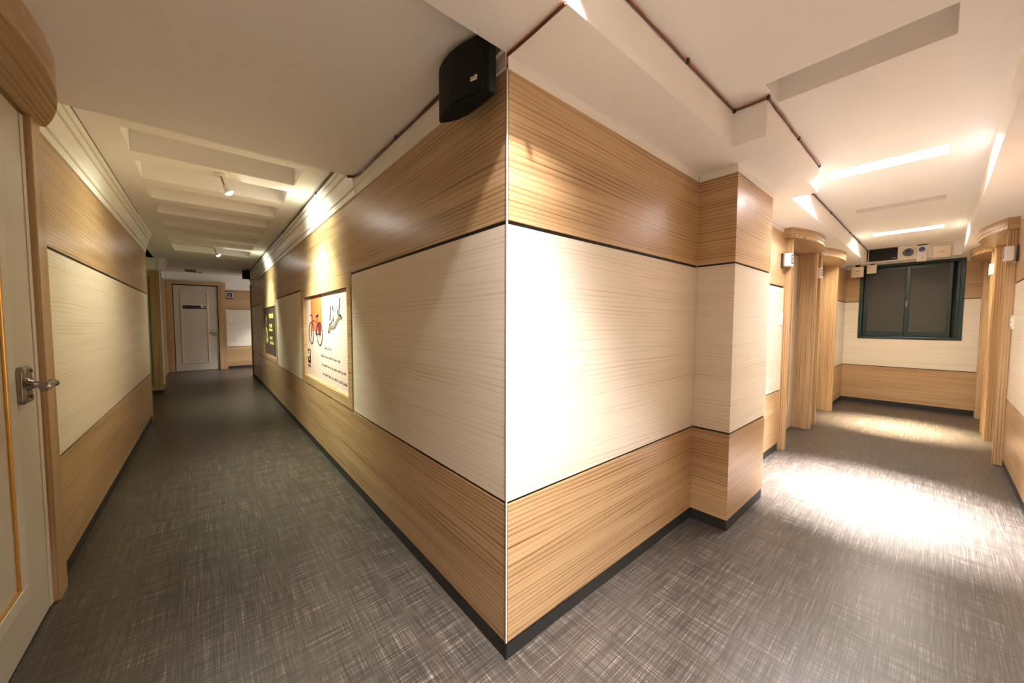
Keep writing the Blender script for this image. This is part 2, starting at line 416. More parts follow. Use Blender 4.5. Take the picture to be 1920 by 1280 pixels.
# far left pilaster, its front (faces -y) holds a green panel in a brown frame
XP = -1.505
pf = box('wall_far_left', CROWNM, (-2.65, XP, 8.22, 8.66, 0, 2.5)); tag(pf, 'wood-clad pier at the left before the far door', 'wall', kind='structure')
MB().box(-2.65, -1.625, 8.19, 8.22, .073, .15).box(-1.625, XP+.004, 8.19, 8.22, .073, 2.27).box(-2.65, -1.625, 8.19, 8.22, 2.16, 2.27).build('front_frame', WOODV, pf)
box('green_panel', GGLASS, (-2.65, -1.625, 8.205, 8.22, .15, 2.16), pf)
box('side_panel', WOODV, (XP, XP+.008, 8.19, 8.66, ZS, 2.27), pf)
box('wall_far_side_left', CROWNM, (-1.78, -1.668, 8.66, YF+.1, 0, 2.7)); tag(bpy.data.objects['wall_far_side_left'], 'left side wall between the pier and the far numbered door', 'wall', kind='structure')
box('side_panel', WOODV, (-1.668, -1.660, 8.66, YF, 0, 2.43), bpy.data.objects['wall_far_side_left'])
box('corner_bead', WPLAST, (XP+.004, XP+.022, 8.185, 8.20, .18, 2.27), pf, .004)
MB().box(-2.65, XP+.002, 8.20, 8.22, 0, ZS).box(XP, XP+.004, 8.2, 8.66, 0, ZS).build('baseboard', SKIRT, pf)

# far wall (faces -y)
wall('wall_far', 'far wall of the left corridor beside the numbered door', 'x', YF, -1, [(-.43, 2.6, 'panel')], fascia=2.66)
box('wall_far_side', CROWNM, (2.5, 2.6, YA, YF+.1, 0, 2.7)); tag(bpy.data.objects['wall_far_side'], 'side wall closing the far cross passage', 'wall', kind='structure')

# ------------------------------------------------------------------ ceilings
m = MB()
def ceil_rect(x0, x1, y0, y1, z, t=.04): m.box(x0, x1, y0, y1, z, z+t)
SLOTS = [(-.20, 0.0), (1.27, 1.49), (2.87, 3.06), (4.29, 4.46), (5.80, 5.99)]
xs = [XL] + [v for s_ in SLOTS for v in s_] + [XE]
ceil_rect(XL-.1, XE+.1, YC-.1, SLOT_Y[0], 2.5); ceil_rect(XL-.1, XE+.1, SLOT_Y[1], 0, 2.5)
for i in range(0, len(xs), 2): ceil_rect(xs[i], xs[i+1], SLOT_Y[0], SLOT_Y[1], 2.5)
for (a, b) in SLOTS:
    t_ = .008; D = 2.70
    m.box(a-t_, a, SLOT_Y[0]-t_, SLOT_Y[1]+t_, 2.54, D).box(b, b+t_, SLOT_Y[0]-t_, SLOT_Y[1]+t_, 2.54, D)
    m.box(a, b, SLOT_Y[0]-t_, SLOT_Y[0], 2.54, D).box(a, b, SLOT_Y[1], SLOT_Y[1]+t_, 2.54, D)
    m.box(a-t_, b+t_, SLOT_Y[0]-t_, SLOT_Y[1]+t_, D, D+.01)
YB = 1.71                       # far edge of the lower soffit in the left corridor
m.box(XL-.1, 0.05, 0, YB, 2.37, 2.50)
# coffered part
HX0, HX1, HY0, HY1 = -1.222, -.25, 2.17, 7.05
m.box(XL-.1, HX0, YB, HY1, 2.5, 2.54); m.box(HX1, .05, YB, HY1, 2.5, 2.54); m.box(HX0, HX1, YB, HY0, 2.5, 2.54)
m.box(HX0-.01, HX0, HY0, HY1, 2.54, 2.80).box(HX1, HX1+.01, HY0, HY1, 2.54, 2.80).box(HX0, HX1, HY0-.01, HY0, 2.54, 2.80).box(HX0, HX1, HY1, HY1+.01, 2.54, 2.80)
m.box(HX0-.01, HX1+.01, HY0-.01, HY1+.01, 2.80, 2.81)
m.box(-2.75, XL-.1, 5.7, 8.3, 2.5, 2.54); m.box(-1.82, .05, HY1, 10.4, 2.5, 2.54); m.box(.05, 2.6, YA-.1, 10.4, 2.5, 2.54)
m.box(-1.8, 2.6, 10.4, YF+.1, 2.66, 2.70).box(-1.8, 2.6, 10.38, 10.4, 2.54, 2.70)
ce = m.build('ceiling', PAINT); tag(ce, 'off-white painted ceiling over both corridors', 'ceiling', kind='structure')
# beams across the coffer
for k in range(7):
    y = 2.573+.607*k
    b = box('ceiling_beam', PAINT, (HX0, HX1, y, y+.197, 2.5, 2.70), ce, .003)

# bulkheads
def structure(o, label, cat): return tag(o, label, cat, kind='structure')
structure(box('trim_2', PAINT, (0.0, 1.38, -.275, .004, 2.30, 2.5)), 'painted bulkhead above the corner block wall', 'bulkhead')
structure(box('trim_3', PAINT, (1.38, 2.63, -.432, .004, 2.30, 2.5)), 'wider painted bulkhead box above the pillar', 'bulkhead')
structure(box('trim_4', PAINT, (2.63, XE, -.275, .004, 2.30, 2.5)), 'painted bulkhead above the two left-hand doors of the right corridor', 'bulkhead')
structure(box('trim_5', PAINT, (XL, XE, YC-.006, -1.23, 2.30, 2.5)), 'painted bulkhead along the top of the right wall', 'bulkhead')
eb = structure(box('trim_6', PAINT, (7.2, XE+.008, -1.23, -.275, 2.30, 2.5)), 'painted bulkhead above the dark window', 'bulkhead')
structure(box('trim_7', PAINT, (XL, -.0, -.275, 0, 2.30, 2.5)), 'painted soffit beam crossing from the block corner to the left wall', 'bulkhead')

# crown mouldings
prof = [(0, 2.25), (.012, 2.25), (.014, 2.294), (.007, 2.296), (.007, 2.301), (.022, 2.303), (.024, 2.340), (.044, 2.398), (.036, 2.401), (.036, 2.406), (.052, 2.409), (.057, 2.450), (.050, 2.452), (.050, 2.457), (.064, 2.460), (.070, 2.476), (.070, 2.5), (0, 2.5)]
o = MB().prism([(XL+a, z) for a, z in prof], 'y', YB, 5.80).build('trim_8', CROWNM); structure(o, 'stepped crown moulding along the left wall', 'crown moulding')
box('crack_line', BLACK, (XL+.070, XL+.0735, 1.76, 4.6, 2.4985, 2.5), o)  # dark crack where the moulding meets the ceiling
o = MB().prism([(-a, z) for a, z in prof], 'y', YB, YA-.05).build('trim_9', CROWNM); structure(o, 'stepped crown moulding above the framed prints', 'crown moulding')
o = MB().prism([(XP+a*1.4, z) for a, z in prof], 'y', 8.19, 8.68).build('trim_10', CROWNM); structure(o, 'crown moulding on the pier before the far door', 'crown moulding')
o = MB().prism([(0, 2.25), (.010, 2.25), (.010, 2.30), (.018, 2.303), (.018, 2.37), (0, 2.37)] and [(-a, z) for a, z in [(0, 2.25), (.008, 2.25), (.008, 2.305), (.016, 2.31), (.016, 2.37), (0, 2.37)]], 'y', 0, YB).build('trim_11', CROWNM); structure(o, 'white fascia strip below the lower soffit beside the black speaker', 'fascia')
o = MB().prism([(XL+a, z) for a, z in [(0, 2.25), (.008, 2.25), (.008, 2.305), (.016, 2.31), (.016, 2.37), (0, 2.37)]], 'y', D1[1], YB).build('trim_12', CROWNM) if D1[1] < YB else None

# ------------------------------------------------------------------ doors
def arc(cx, half, base, sag, n=28):
    """outline of a canopy: straight ends then a bowed front; returns (along, out)"""
    pts = [(cx-half, 0), (cx-half, base)]
    for k in range(n+1):
        t = -1+2*k/n; pts.append((cx+half*t, base+sag*(1-t*t)))
    pts += [(cx+half, base), (cx+half, 0)]
    out = [pts[0]]
    for p in pts[1:]:
        if abs(p[0]-out[-1][0])+abs(p[1]-out[-1][1]) > 1e-6: out.append(p)
    return out

def lever(parent, base, out, along, plate_h=.150, plate_w=.078):
    """door handle: escutcheon plate, rose, neck, lever. base on the door face, out = away from door, along = lever direction"""
    B, O, A, Z = Vector(base), Vector(out), Vector(along), Vector((0, 0, 1))
    h = bpy.data.objects.new('door_handle', None)
    m = MB(); w, t = plate_w/2, .022; hh = plate_h/2; c = .016
    ol = [(-w+c, -hh), (w-c, -hh), (w, -hh+c), (w, hh-c), (w-c, hh), (-w+c, hh), (-w, hh-c), (-w, -hh+c)]
    def ring(k, off): return [m.bm.verts.new(B+A*x*k+Z*z*k+O*off) for x, z in ol]
    R = [ring(1, 0), ring(1, t*.6), ring(.88, t), ring(.80, t), ring(.78, t*.8)]
    for a_, b_ in zip(R, R[1:]):
        for i in range(8): m.bm.faces.new((a_[i], a_[(i+1) % 8], b_[(i+1) % 8], b_[i]))
    m.bm.faces.new(R[-1]); m.bm.faces.new(R[0][::-1])
    bmesh.ops.recalc_face_normals(m.bm, faces=m.bm.faces)
    plate = m.build('door_handle', METAL, parent, .001)
    MB().lathe([(.028, 0), (.028, .005), (.020, .012), (.014, .020), (.012, .052), (.016, .056), (.016, .074), (.011, .078)], B+O*t*.7, O, 24).build('neck', METAL, plate, smooth=True)
    p0 = B+O*(t+.064)
    pts = [p0-A*.014, p0, p0+A*.03, p0+A*.07, p0+A*.115, p0+A*.118]
    MB().tube(pts, [.011, .015, .013, .015, .019, .015], 14).build('lever', METAL, plate, smooth=True)
    m = MB().lathe([(.008, 0), (.008, .004)], B+O*t-Z*(plate_h*.33), O, 16); m.build('lock_cylinder', DARKP, plate)
    return plate

def leaf(parent, ax, face, n, a, b, z0, z1, t=.04, stile=.19, mw=.034, top=.13):
    """panelled door leaf facing n along the axis perpendicular to ax"""
    def bx(p, q, za, zb, f0, f1):
        lo, hi = face+n*f0, face+n*f1
        return (p, q, lo, hi, za, zb) if ax == 'x' else (lo, hi, p, q, za, zb)
    lf = box('door_leaf', DOORP, bx(a, b, z0, z1, -t, 0), parent, .003)
    i0, i1, j0, j1 = a+.13, b-stile, z0+.20, z1-top
    m = MB()
    for q in ((i0, i1, j0, j0+mw), (i0, i1, j1-mw, j1), (i0, i0+mw, j0+mw, j1-mw), (i1-mw, i1, j0+mw, j1-mw)): m.box(*bx(q[0], q[1], q[2], q[3], 0, .012))
    m.build('moulding', DOORM, lf, .004)
    gw = .009
    m = MB()
    for (e, r0_, r1_) in ((mw, .0, .009), (-.004, .0, .005)):
        k0, k1, l0, l1 = i0+e, i1-e, j0+e, j1-e; g_ = gw if e > 0 else .004
        if e > 0:
            qs = ((k0, k1, l0, l0+g_), (k0, k1, l1-g_, l1), (k0, k0+g_, l0+g_, l1-g_), (k1-g_, k1, l0+g_, l1-g_))
        else:
            qs = ((k0, k1, l0, l0+g_), (k0, k1, l1-g_, l1), (k0, k0+g_, l0+g_, l1-g_), (k1-g_, k1, l0+g_, l1-g_))
        for q in qs: m.box(*bx(q[0], q[1], q[2], q[3], r0_, r1_))
    tag(m.build('bead', GOLD, lf, .002), 'gold bead line of the door moulding')
    # slim edge band near the latch side
    return lf

# door 1: near left
d1 = empty('door_1', (XL, 1.07, 0), 'cream panelled door with gold bead under a bowed wooden canopy, nearest on the left', 'door', kind='structure')
box('door_backing', BLACK, (XL-.16, XL-.06, D1[0], D1[1], 0, 2.37), d1)
J = .115
box('jamb', WOODV, (XL-.06, XL+.027, D1[1]-J, D1[1], 0, 2.25), d1, .002)
box('jamb', WOODV, (XL-.06, XL+.027, D1[0], D1[0]+J, 0, 2.25), d1, .002)
o = MB().prism([(XL-.02+q*1.0+.02*(q > 0), p) for p, q in arc(1.07, .66, .045, .135)], 'z', 2.25, 2.37).build('canopy', WOODY, d1); 
lf = leaf(d1, 'y', XL+.004, 1, D1[0]+J+.012, D1[1]-J-.012, .008, 2.235, stile=.30, mw=.06, top=.18)
box('edge_strip', DOORM, (XL+.004, XL+.008, D1[1]-J-.050, D1[1]-J-.014, .01, 2.233), lf, .001)
lever(lf, (XL+.004, D1[1]-J-.012-.195, 1.065), (1, 0, 0), (0, -1, 0), .155, .105)
# door 2: far, number 611
YD = YF
d2 = empty('door_2', (-1.04, YF, 0), 'beige panelled door numbered 611 at the far end of the left corridor', 'door', kind='structure')
box('door_backing', BLACK, (-1.66, -.43, YF+.045, YF+.12, 0, 2.66), d2)
box('jamb', WOODV, (-.60, -.43, YF-.035, YF+.045, 0, 2.34), d2, .003)
box('jamb', WOODV, (-1.66, -1.53, YF-.035, YF+.045, 0, 2.34), d2, .003)
box('lintel', WOOD, (-1.67, -.425, YF-.09, YF+.045, 2.34, 2.43), d2, .003)
box('over_panel', CROWNM, (-1.66, -.43, YF, YF+.045, 2.43, 2.66), d2)
lf = leaf(d2, 'x', YF+.01, -1, -1.515, -.615, .008, 2.315)
sg = box('number_sign', DARKP, (-1.385, -.815, YF+.003, YF+.010, 1.683, 1.785), lf); tag(sg, 'black strip with white room number')
MB().box(-1.385, -.815, YF+.002, YF+.010, 1.785, 1.797).box(-1.385, -.815, YF+.002, YF+.010, 1.671, 1.683).build('sign_edge', WPLAST, lf)
text('room_number', '611', WHITEP, sg, (-.965, YF+.002, 1.715), (1, 0, 0), (0, 0, 1), .115, .115, depth=.001, bold=.03)
text('small_lettering', 'HOTEL', WHITEP, sg, (-1.365, YF+.002, 1.757), (1, 0, 0), (0, 0, 1), .012, .085, depth=.001)
lever(lf, (-.70, YF+.01, 1.03), (0, -1, 0), (-1, 0, 0), .14, .10)

def unit(name, label, ax_y, n, x0, x1):
    """a door niche in the right corridor, wall surface y = ax_y facing n"""
    r = empty(name, ((x0+x1)/2, ax_y, 0), label, 'door', kind='structure')
    J = .08; pr = .055
    def yy(v): return ax_y+n*v
    def B(a, b, v0, v1, z0, z1): return (a, b, yy(v0), yy(v1), z0, z1)
    box('door_backing', BLACK, B(x0, x1, -.22, -.17, 0, 2.30), r)
    box('jamb', WOODV, B(x0, x0+J, -.17, pr, 0, 2.20), r, .003)
    box('reveal_panel', WOODV, B(x1-J-.035, x1-J, -.17, pr-.006, 0, 2.20), r, .002)
    box('jamb', WOODV, B(x1-J, x1, -.17, pr, 0, 2.20), r, .003)
    pts = arc((x0+x1)/2-.02, (x1-x0)/2+.03, .065, .13)
    MB().prism([(p, yy(q) if q > 0 else yy(-.17)) for p, q in pts], 'z', 2.20, 2.235).build('canopy_board', WOODX, r)
    pts2 = arc((x0+x1)/2-.02, (x1-x0)/2+.034, .065, .136)
    MB().prism([(p, yy(q) if q > 0 else yy(-.17)) for p, q in pts2], 'z', 2.235, 2.30).build('canopy', WOODC, r)
    lf = leaf(r, 'x', yy(-.125), n, x0+J+.012, x1-J-.047, .008, 2.18)
    box('door_closer', WPLAST, B(x0+J+.1, x0+J+.34, -.125, -.09, 2.10, 2.14), lf, .004)
    lever(lf, (x0+J+.012+.06, yy(-.125), 1.05), (0, n, 0), (1, 0, 0))
    return r
unit('door_3', 'nearer left-hand door niche of the right corridor under a bowed wooden canopy, behind the pillar', 0, -1, *UN_B[0])
unit('door_4', 'farther left-hand door niche of the right corridor under a bowed wooden canopy, next to the window end', 0, -1, *UN_B[1])
unit('door_5', 'nearer right-hand door niche of the right corridor under a bowed wooden canopy', YC, 1, *UN_C[0])
unit('door_6', 'farther right-hand door niche of the right corridor, by the window end', YC, 1, *UN_C[1])

# ------------------------------------------------------------------ window
wn = empty('window_1', (XE, -.73, WZ0), 'dark green sliding window with two screened sashes in the end wall', 'window', kind='structure')
fr = MB(); e = .045
fr.box(XE-.012, XE+.14, WY0, WY0+e, WZ0, 2.30).box(XE-.012, XE+.14, WY1-e, WY1, WZ0, 2.30).box(XE-.012, XE+.14, WY0+e, WY1-e, WZ0, WZ0+.035).box(XE-.012, XE+.14, WY0+e, WY1-e, 2.26, 2.30)
fr.box(XE+.03, XE+.05, WY0+e, WY0+e+.03, WZ0+.035, 2.26)
fr.build('window_frame', GREENF, wn, .004)
def sash(y0, y1, xo):
    s = .045; z0, z1 = WZ0+.04, 2.255
    a = MB().box(XE+xo, XE+xo+.03, y0, y0+s, z0, z1).box(XE+xo, XE+xo+.03, y1-s, y1, z0, z1).box(XE+xo, XE+xo+.03, y0+s, y1-s, z0, z0+.095).box(XE+xo, XE+xo+.03, y0+s, y1-s, z1-.05, z1).build('sash', GREENF, wn, .004)
    box('pane', SCREEN, (XE+xo+.014, XE+xo+.018, y0+s, y1-s, z0+.095, z1-.05), a)
    return a
s1 = sash(-.735, WY1-e-.005, .06); s2 = sash(WY0+e+.07, -.70, .02)
MB().box(XE+.005, XE+.02, -.725, -.705, 1.60, 1.70).build('latch', METAL, s2, .003)
box('night_backing', BLACK, (XE+.13, XE+.14, WY0+e, WY1-e, WZ0+.035, 2.26), wn)

# ------------------------------------------------------------------ framed prints
def rrect(m, x, y0, y1, z0, z1, t=.001): m.box(x-t, x, y0, y1, z0, z1)
X0 = .026
p1 = empty('wall_print', (X0, 2.83, 1.16), 'large pale dotted print with a bicycle and black script word, recessed in the block wall', 'picture')
oa, ob, oz0, oz1 = P1[0]+.10, P1[1]-.155, .722, 1.612
pb = box('print_sheet', DOTS, (X0-.004, X0+.004, oa, ob, oz0, oz1), p1)
MB().box(.002, X0-.004, oa, oa+.008, oz0, oz1).box(.002, X0-.004, ob-.008, ob, oz0, oz1).box(.002, X0-.004, oa+.008, ob-.008, oz0, oz0+.008).build('frame_edge', WOOD, p1)
box('frame_edge', PBROWN, (.002, X0-.004, oa+.008, ob-.008, oz1-.008, oz1), p1)
xf = X0-.0042
MB().box(xf-.0004, xf, 2.93, 3.43, 1.24, oz1-.008).build('orange_band', ORANGE, p1)
xi = xf-.0006
def circle(cy, cz, r, n=40): return [(xi-.001, cy+r*math.cos(2*PI*k/n), cz+r*math.sin(2*PI*k/n)) for k in range(n)]
for cy in (3.41, 3.035):
    bk = MB().tube(circle(cy, 1.215, .118), .0045, 6, closed=True)
    for k in range(8):
        a = PI*k/8; bk.tube([(xi, cy+.118*math.cos(a), 1.215+.118*math.sin(a)), (xi, cy-.118*math.cos(a), 1.215-.118*math.sin(a))], .0008, 4)
    bk.build('bicycle_wheel', BLACKP, p1)
bf = MB()
A_, B_, C_, D_, E_ = (xi-.001, 3.41, 1.215), (xi-.001, 3.345, 1.36), (xi-.001, 3.13, 1.33), (xi-.001, 3.19, 1.20), (xi-.001, 3.035, 1.215)
for p, q in ((A_, B_), (B_, C_), (B_, D_), (C_, D_), (C_, E_), (D_, E_)): bf.tube([p, q], .0042, 6)
bf.tube([B_, (xi-.001, 3.35, 1.40), (xi-.001, 3.40, 1.42), (xi-.001, 3.43, 1.40)], .006, 6)
bf.tube([C_, (xi-.001, 3.125, 1.39)], .005, 6)
bf.build('bicycle_frame', REDP, p1)
MB().prism([(3.20, 1.385), (3.09, 1.385), (3.07, 1.41), (3.13, 1.412)], 'x', xi-.003, xi).build('bicycle_saddle', BLACKP, p1)
MB().prism([(3.10, 1.33), (2.98, 1.33), (2.99, 1.20), (3.09, 1.21)], 'x', xi-.003, xi).build('bicycle_bag', REDP, p1)
Rd = (0, -1, 0); Up = (0, 0, 1)
text('script_word_shadow', 'Lived', BLACKP, p1, (xi-.0002, 2.66, 1.30), (0, -1, .20), Up, .165, .40, shear=.45, depth=.0006, bold=.06)
text('script_word', 'Lived', WHITEP, p1, (xi-.0012, 2.672, 1.308), (0, -1, .20), Up, .155, .385, shear=.45, depth=.0006, bold=.012)
sw = [(2.63, 1.315), (2.52, 1.30), (2.42, 1.345), (2.34, 1.395), (2.27, 1.40), (2.215, 1.365), (2.30, 1.365), (2.37, 1.325), (2.45, 1.28), (2.53, 1.262), (2.60, 1.275), (2.665, 1.225), (2.71, 1.235), (2.67, 1.285)]
MB().prism(sw, 'x', xi-.0016, xi).build('swoosh', BLACKP, p1)
MB().prism([(a-(a-2.45)*.10, b+(1.315-b)*.12-.002) for a, b in sw], 'x', xi-.0022, xi-.0017).build('swoosh_face', GREYB, p1)
lg = box('logo_tile', BLACKP, (xi-.001, xi, 3.485, 3.625, .872, 1.028), p1)
MB().tube([(xi-.0016, 3.555+.035*math.cos(a), .975+.032*math.sin(a)) for a in [2*PI*k/20 for k in range(20)]], .004, 6, closed=True).lathe([(.011, 0), (.011, .001)], (xi-.001, 3.555, .915), (-1, 0, 0), 16).build('logo_mark', WHITEP, lg)
text('logo_lettering', 'HOTEL', BLACKP, p1, (xi, 3.625, .825), Rd, Up, .03, .135, depth=.001, bold=.02)
def scribble(y0, y1, z, h=.040):
    # one line of joined-up handwriting: looping strokes with word gaps
    hw = MB(); y = y0
    while y > y1+.02:
        n = random.randint(3, 8); pts = []
        for q in range(n*6):
            t = q/6*2*PI; tall = 1.9 if (q//6) % 3 == 0 else 1
            pts.append((xi-.0006, y-.0026*q+.005*math.sin(t), z-(y0-y)*.015+h*.32*tall*(1-math.cos(t))*.5))
        pts = [p for p in pts if p[1] > y1]
        if len(pts) > 3: hw.tube(pts, .0010, 4)
        y -= .0026*n*6+.026
    hw.build('handwriting_line', BLACKP, p1)
for (a, b, z) in ((2.85, 2.60, 1.068), (3.0, 2.30, .985), (2.96, 2.12, .895), (2.93, 2.11, .805)): scribble(a, b, z)

p2 = empty('wall_print', (X0, 6.8, 1.16), 'dark brown print with a large yellow 6 F, recessed farther along the block wall', 'picture')
p2.name = 'floor_sign'
p2['category'] = 'sign'
oa, ob = P2[0]+.10, P2[1]-.155
box('print_sheet', PBROWN, (X0-.004, X0+.004, oa, ob, oz0, oz1), p2)
MB().box(.002, X0-.004, oa, oa+.008, oz0, oz1).box(.002, X0-.004, ob-.008, ob, oz0, oz1).box(.002, X0-.004, oa+.008, ob-.008, oz0, oz0+.008).box(.002, X0-.004, oa+.008, ob-.008, oz1-.008, oz1).build('frame_edge', WOOD, p2)
text('big_six', '6', YELLOW, p2, (xf, 7.50, .92), Rd, Up, .55, .30, depth=.001, bold=.01)
text('floor_letter', 'F', YELLOW, p2, (xf, 7.16, .92), Rd, Up, .11, .07, depth=.001, bold=.02)
def blocks(y0, y1, z0, z1, n):
    m = MB(); w_ = (y0-y1)/n
    for k in range(n):
        a = y0-k*w_; h = z1-z0
        m.box(xf-.001, xf, a-w_*.82, a-w_*.62, z0, z1)
        m.box(xf-.001, xf, a-w_*.62, a, z0+h*.40, z0+h*.58)
        if k % 2: m.box(xf-.001, xf, a-w_*.2, a, z0, z1)
        m.box(xf-.001, xf, a-w_*.62, a-.2*w_, z0, z0+h*.18) if k % 3 else m.box(xf-.001, xf, a-w_*.62, a-.2*w_, z1-h*.18, z1)
    return m.build('yellow_lettering', YELLOW, p2)
blocks(6.95, 6.37, 1.405, 1.485, 6); blocks(6.92, 6.56, 1.235, 1.30, 4); blocks(6.98, 6.52, 1.17, 1.215, 6); blocks(6.90, 6.55, 1.02, 1.075, 4); blocks(6.90, 6.42, .935, .985, 6)

# ------------------------------------------------------------------ ceiling strip lights and spots
for k, (a, b) in enumerate(LIT):
    lab = ('unseen strip light with added beam baffle, recessed in the ceiling in front of the block corner', 'brighter, nearer glowing strip light in the right corridor ceiling', 'farther glowing strip light in the right corridor ceiling, nearest the window')[k]
    r = empty('strip_light', ((a+b)/2, -.75, 2.56), lab, 'ceiling light', 'strip lights recessed across the right corridor ceiling')
    if k == 0:
        MB().box(-.125, -.120, -1.04, -.4505, 2.515, 2.58).box(-.080, -.075, -1.04, -.4505, 2.515, 2.58).box(-.125, -.075, -1.04, -.4505, 2.58, 2.585).build('added_beam_baffle', METAL, r)  # unseen blades added to limit how wide the lamp shines
        box('diffuser', STRIPON, (-.118, -.082, -1.03, -.60, 2.574, 2.579), r)
        continue
    box('diffuser', STRIPON if k < 2 else STRIPAMB, (a+.002, b-.002, SLOT_Y[0]+.002, SLOT_Y[1]-.002, 2.56, 2.57), r)
    box('housing', WPLAST, (a+.01, b-.01, SLOT_Y[0]+.01, SLOT_Y[1]-.01, 2.57, 2.60), r)
def swivel(name, label, base, head, aim, group):
    r = empty(name, base, label, 'spotlight', group)
    b, c = Vector(base), Vector(head); d = Vector(aim).normalized()
    MB().lathe([(.045, 0), (.045, -.012), (.035, -.018)], b, (0, 0, 1), 28).build('base', WPLAST, r, smooth=True)
    q = c-d*.045
    MB().tube([b-Vector((0, 0, .017)), b.lerp(q, .5)-Vector((0, 0, .01)), q], .007, 10).build('arm', METAL, r, smooth=True)
    MB().lathe([(.012, -.05), (.018, -.045), (.020, -.02), (.032, .012), (.034, .014), (.030, .014), (.018, -.015)], c, d, 28).build('lamp_head', WPLAST, r, smooth=True)
    MB().lathe([(.016, -.006), (.026, .006), (.027, .016), (.020, .026), (.004, .031)], c, d, 20).build('bulb', LAMPON, r, smooth=True)
for k, (x, y) in enumerate(LAMPS):
    lab = ('lit white swivel spotlight on the nearer beam of the coffered ceiling', 'lit white swivel spotlight on the far beam of the coffered ceiling')[k]
    swivel('ceiling_spotlight', lab, (x, y, 2.5), (x+.045, y+.10, 2.405), (.35, 0, -.6), 'swivel spotlights')

# ------------------------------------------------------------------ speakers
def loft(out, z0, z1, name, mat, par, bev=0, smooth=False):
    return MB().prism(out, 'z', z0, z1).build(name, mat, par, bev, smooth)
s1_ = empty('wall_speaker', (-.06, .16, 2.25), 'large black bow-fronted loudspeaker tucked under the soffit at the block corner', 'speaker')
front = [(-.103, .31), (-.115, .28), (-.122, .24), (-.124, .19), (-.120, .155), (-.112, .12), (-.098, .07), (-.083, .03), (-.076, .006)]
back = [(-.045, .006), (-.042, .10), (-.045, .18), (-.057, .238), (-.078, .28)]
loft(front+back, 2.145, 2.352, 'cabinet', SPK, s1_, .004)
loft([(a-.003, b) for a, b in front[:-1]]+[(a+.004, b) for a, b in front[:-1]][::-1], 2.152, 2.345, 'grille', SPK, s1_, .001)
loft([(-.044, .02), (-.016, .05), (-.016, .12), (-.044, .12)], 2.20, 2.30, 'wall_bracket', SPKB, s1_, .003)
m = MB()
for z0, z1, a, b in ((2.196, 2.2005, .0, 1.), (2.2035, 2.209, .0, .45), (2.2035, 2.212, .55, .72), (2.2035, 2.212, .8, 1.)):
    P_ = lambda t: (-.1075+.0088*t, .078-.028*t)
    (xa, ya), (xb, yb) = P_(a), P_(b); m.prism([(xa, ya), (xb, yb), (xb+.003, yb+.001), (xa+.003, ya+.001)], 'z', z0, z1)
lp = m.build('badge', CPLAST, s1_); tag(lp, 'small pale gold badge')

s2_ = empty('wall_speaker', (-.12, 9.05, 2.40), 'small black loudspeaker at the far end of the block wall, just below the ceiling', 'speaker')
MB().prism([(-.205, 8.98), (-.09, 8.98), (-.07, 9.10), (-.22, 9.10)], 'z', 2.30, 2.49).build('cabinet', SPK, s2_, .006)
MB().prism([(-.20, 8.974), (-.095, 8.974), (-.095, 8.98), (-.20, 8.98)], 'z', 2.315, 2.475).build('grille', SPK, s2_)
box('wall_bracket', SPKB, (-.09, .0, 9.02, 9.06, 2.29, 2.302), s2_)

s3_ = empty('box_speaker', (7.18, -.458, 2.31), 'flat black rectangular loudspeaker above the window with a small silver badge', 'speaker')
box('cabinet', SPK, (7.165, 7.2, -.612, -.305, 2.312, 2.492), s3_, .004)
box('grille', SPK, (7.160, 7.165, -.604, -.313, 2.320, 2.484), s3_, .001)
box('badge', WPLAST, (7.158, 7.160, -.598, -.560, 2.334, 2.342), s3_)

s4_ = empty('round_speaker', (7.2, -.722, 2.40), 'round black loudspeaker in a pale ring above the window', 'speaker')
MB().lathe([(.082, 0), (.084, .01), (.078, .018), (.062, .016), (.058, .010)], (7.2, -.722, 2.40), (-1, 0, 0), 40).build('ring', CPLAST, s4_, smooth=True)
MB().lathe([(.060, .006), (.058, .014), (.035, .010), (.022, .016), (.008, .022)], (7.2, -.722, 2.40), (-1, 0, 0), 36).build('cone', DARKP, s4_, smooth=True)
MB().lathe([(.012, .020), (.009, .026), (.003, .028)], (7.2, -.722, 2.40), (-1, 0, 0), 20).build('dust_cap', SPKB, s4_, smooth=True)

# air freshener
af = empty('air_freshener', (7.2, -.857, 2.25), 'white wall dispenser with a dark blue disc, between the round speaker and the white box', 'dispenser')
MB().prism([(7.2, 2.25), (7.135, 2.245), (7.128, 2.26), (7.15, 2.34), (7.15, 2.478), (7.2, 2.484)], 'y', -.905, -.808).build('body', WPLAST, af, .005)
MB().lathe([(.034, 0), (.034, .004), (.030, .006)], (7.1505, -.857, 2.42), (-1, 0, 0), 32).build('blue_disc', BLUE, af, smooth=True)
MB().lathe([(.042, 0), (.042, .002), (.035, .003)], (7.1505, -.857, 2.42), (-1, 0, 0), 32).build('disc_rim', WPLAST, af)
MB().box(7.135, 7.137, -.885, -.855, 2.283, 2.288).box(7.1352, 7.1372, -.875, -.855, 2.291, 2.294).lathe([(.007, 0), (.007, .002)], (7.137, -.872, 2.299), (-1, 0, 0), 12).build('small_lettering', DARKP, af)
box('lid_gap', DARKP, (7.148, 7.2, -.903, -.810, 2.4845, 2.489), af)

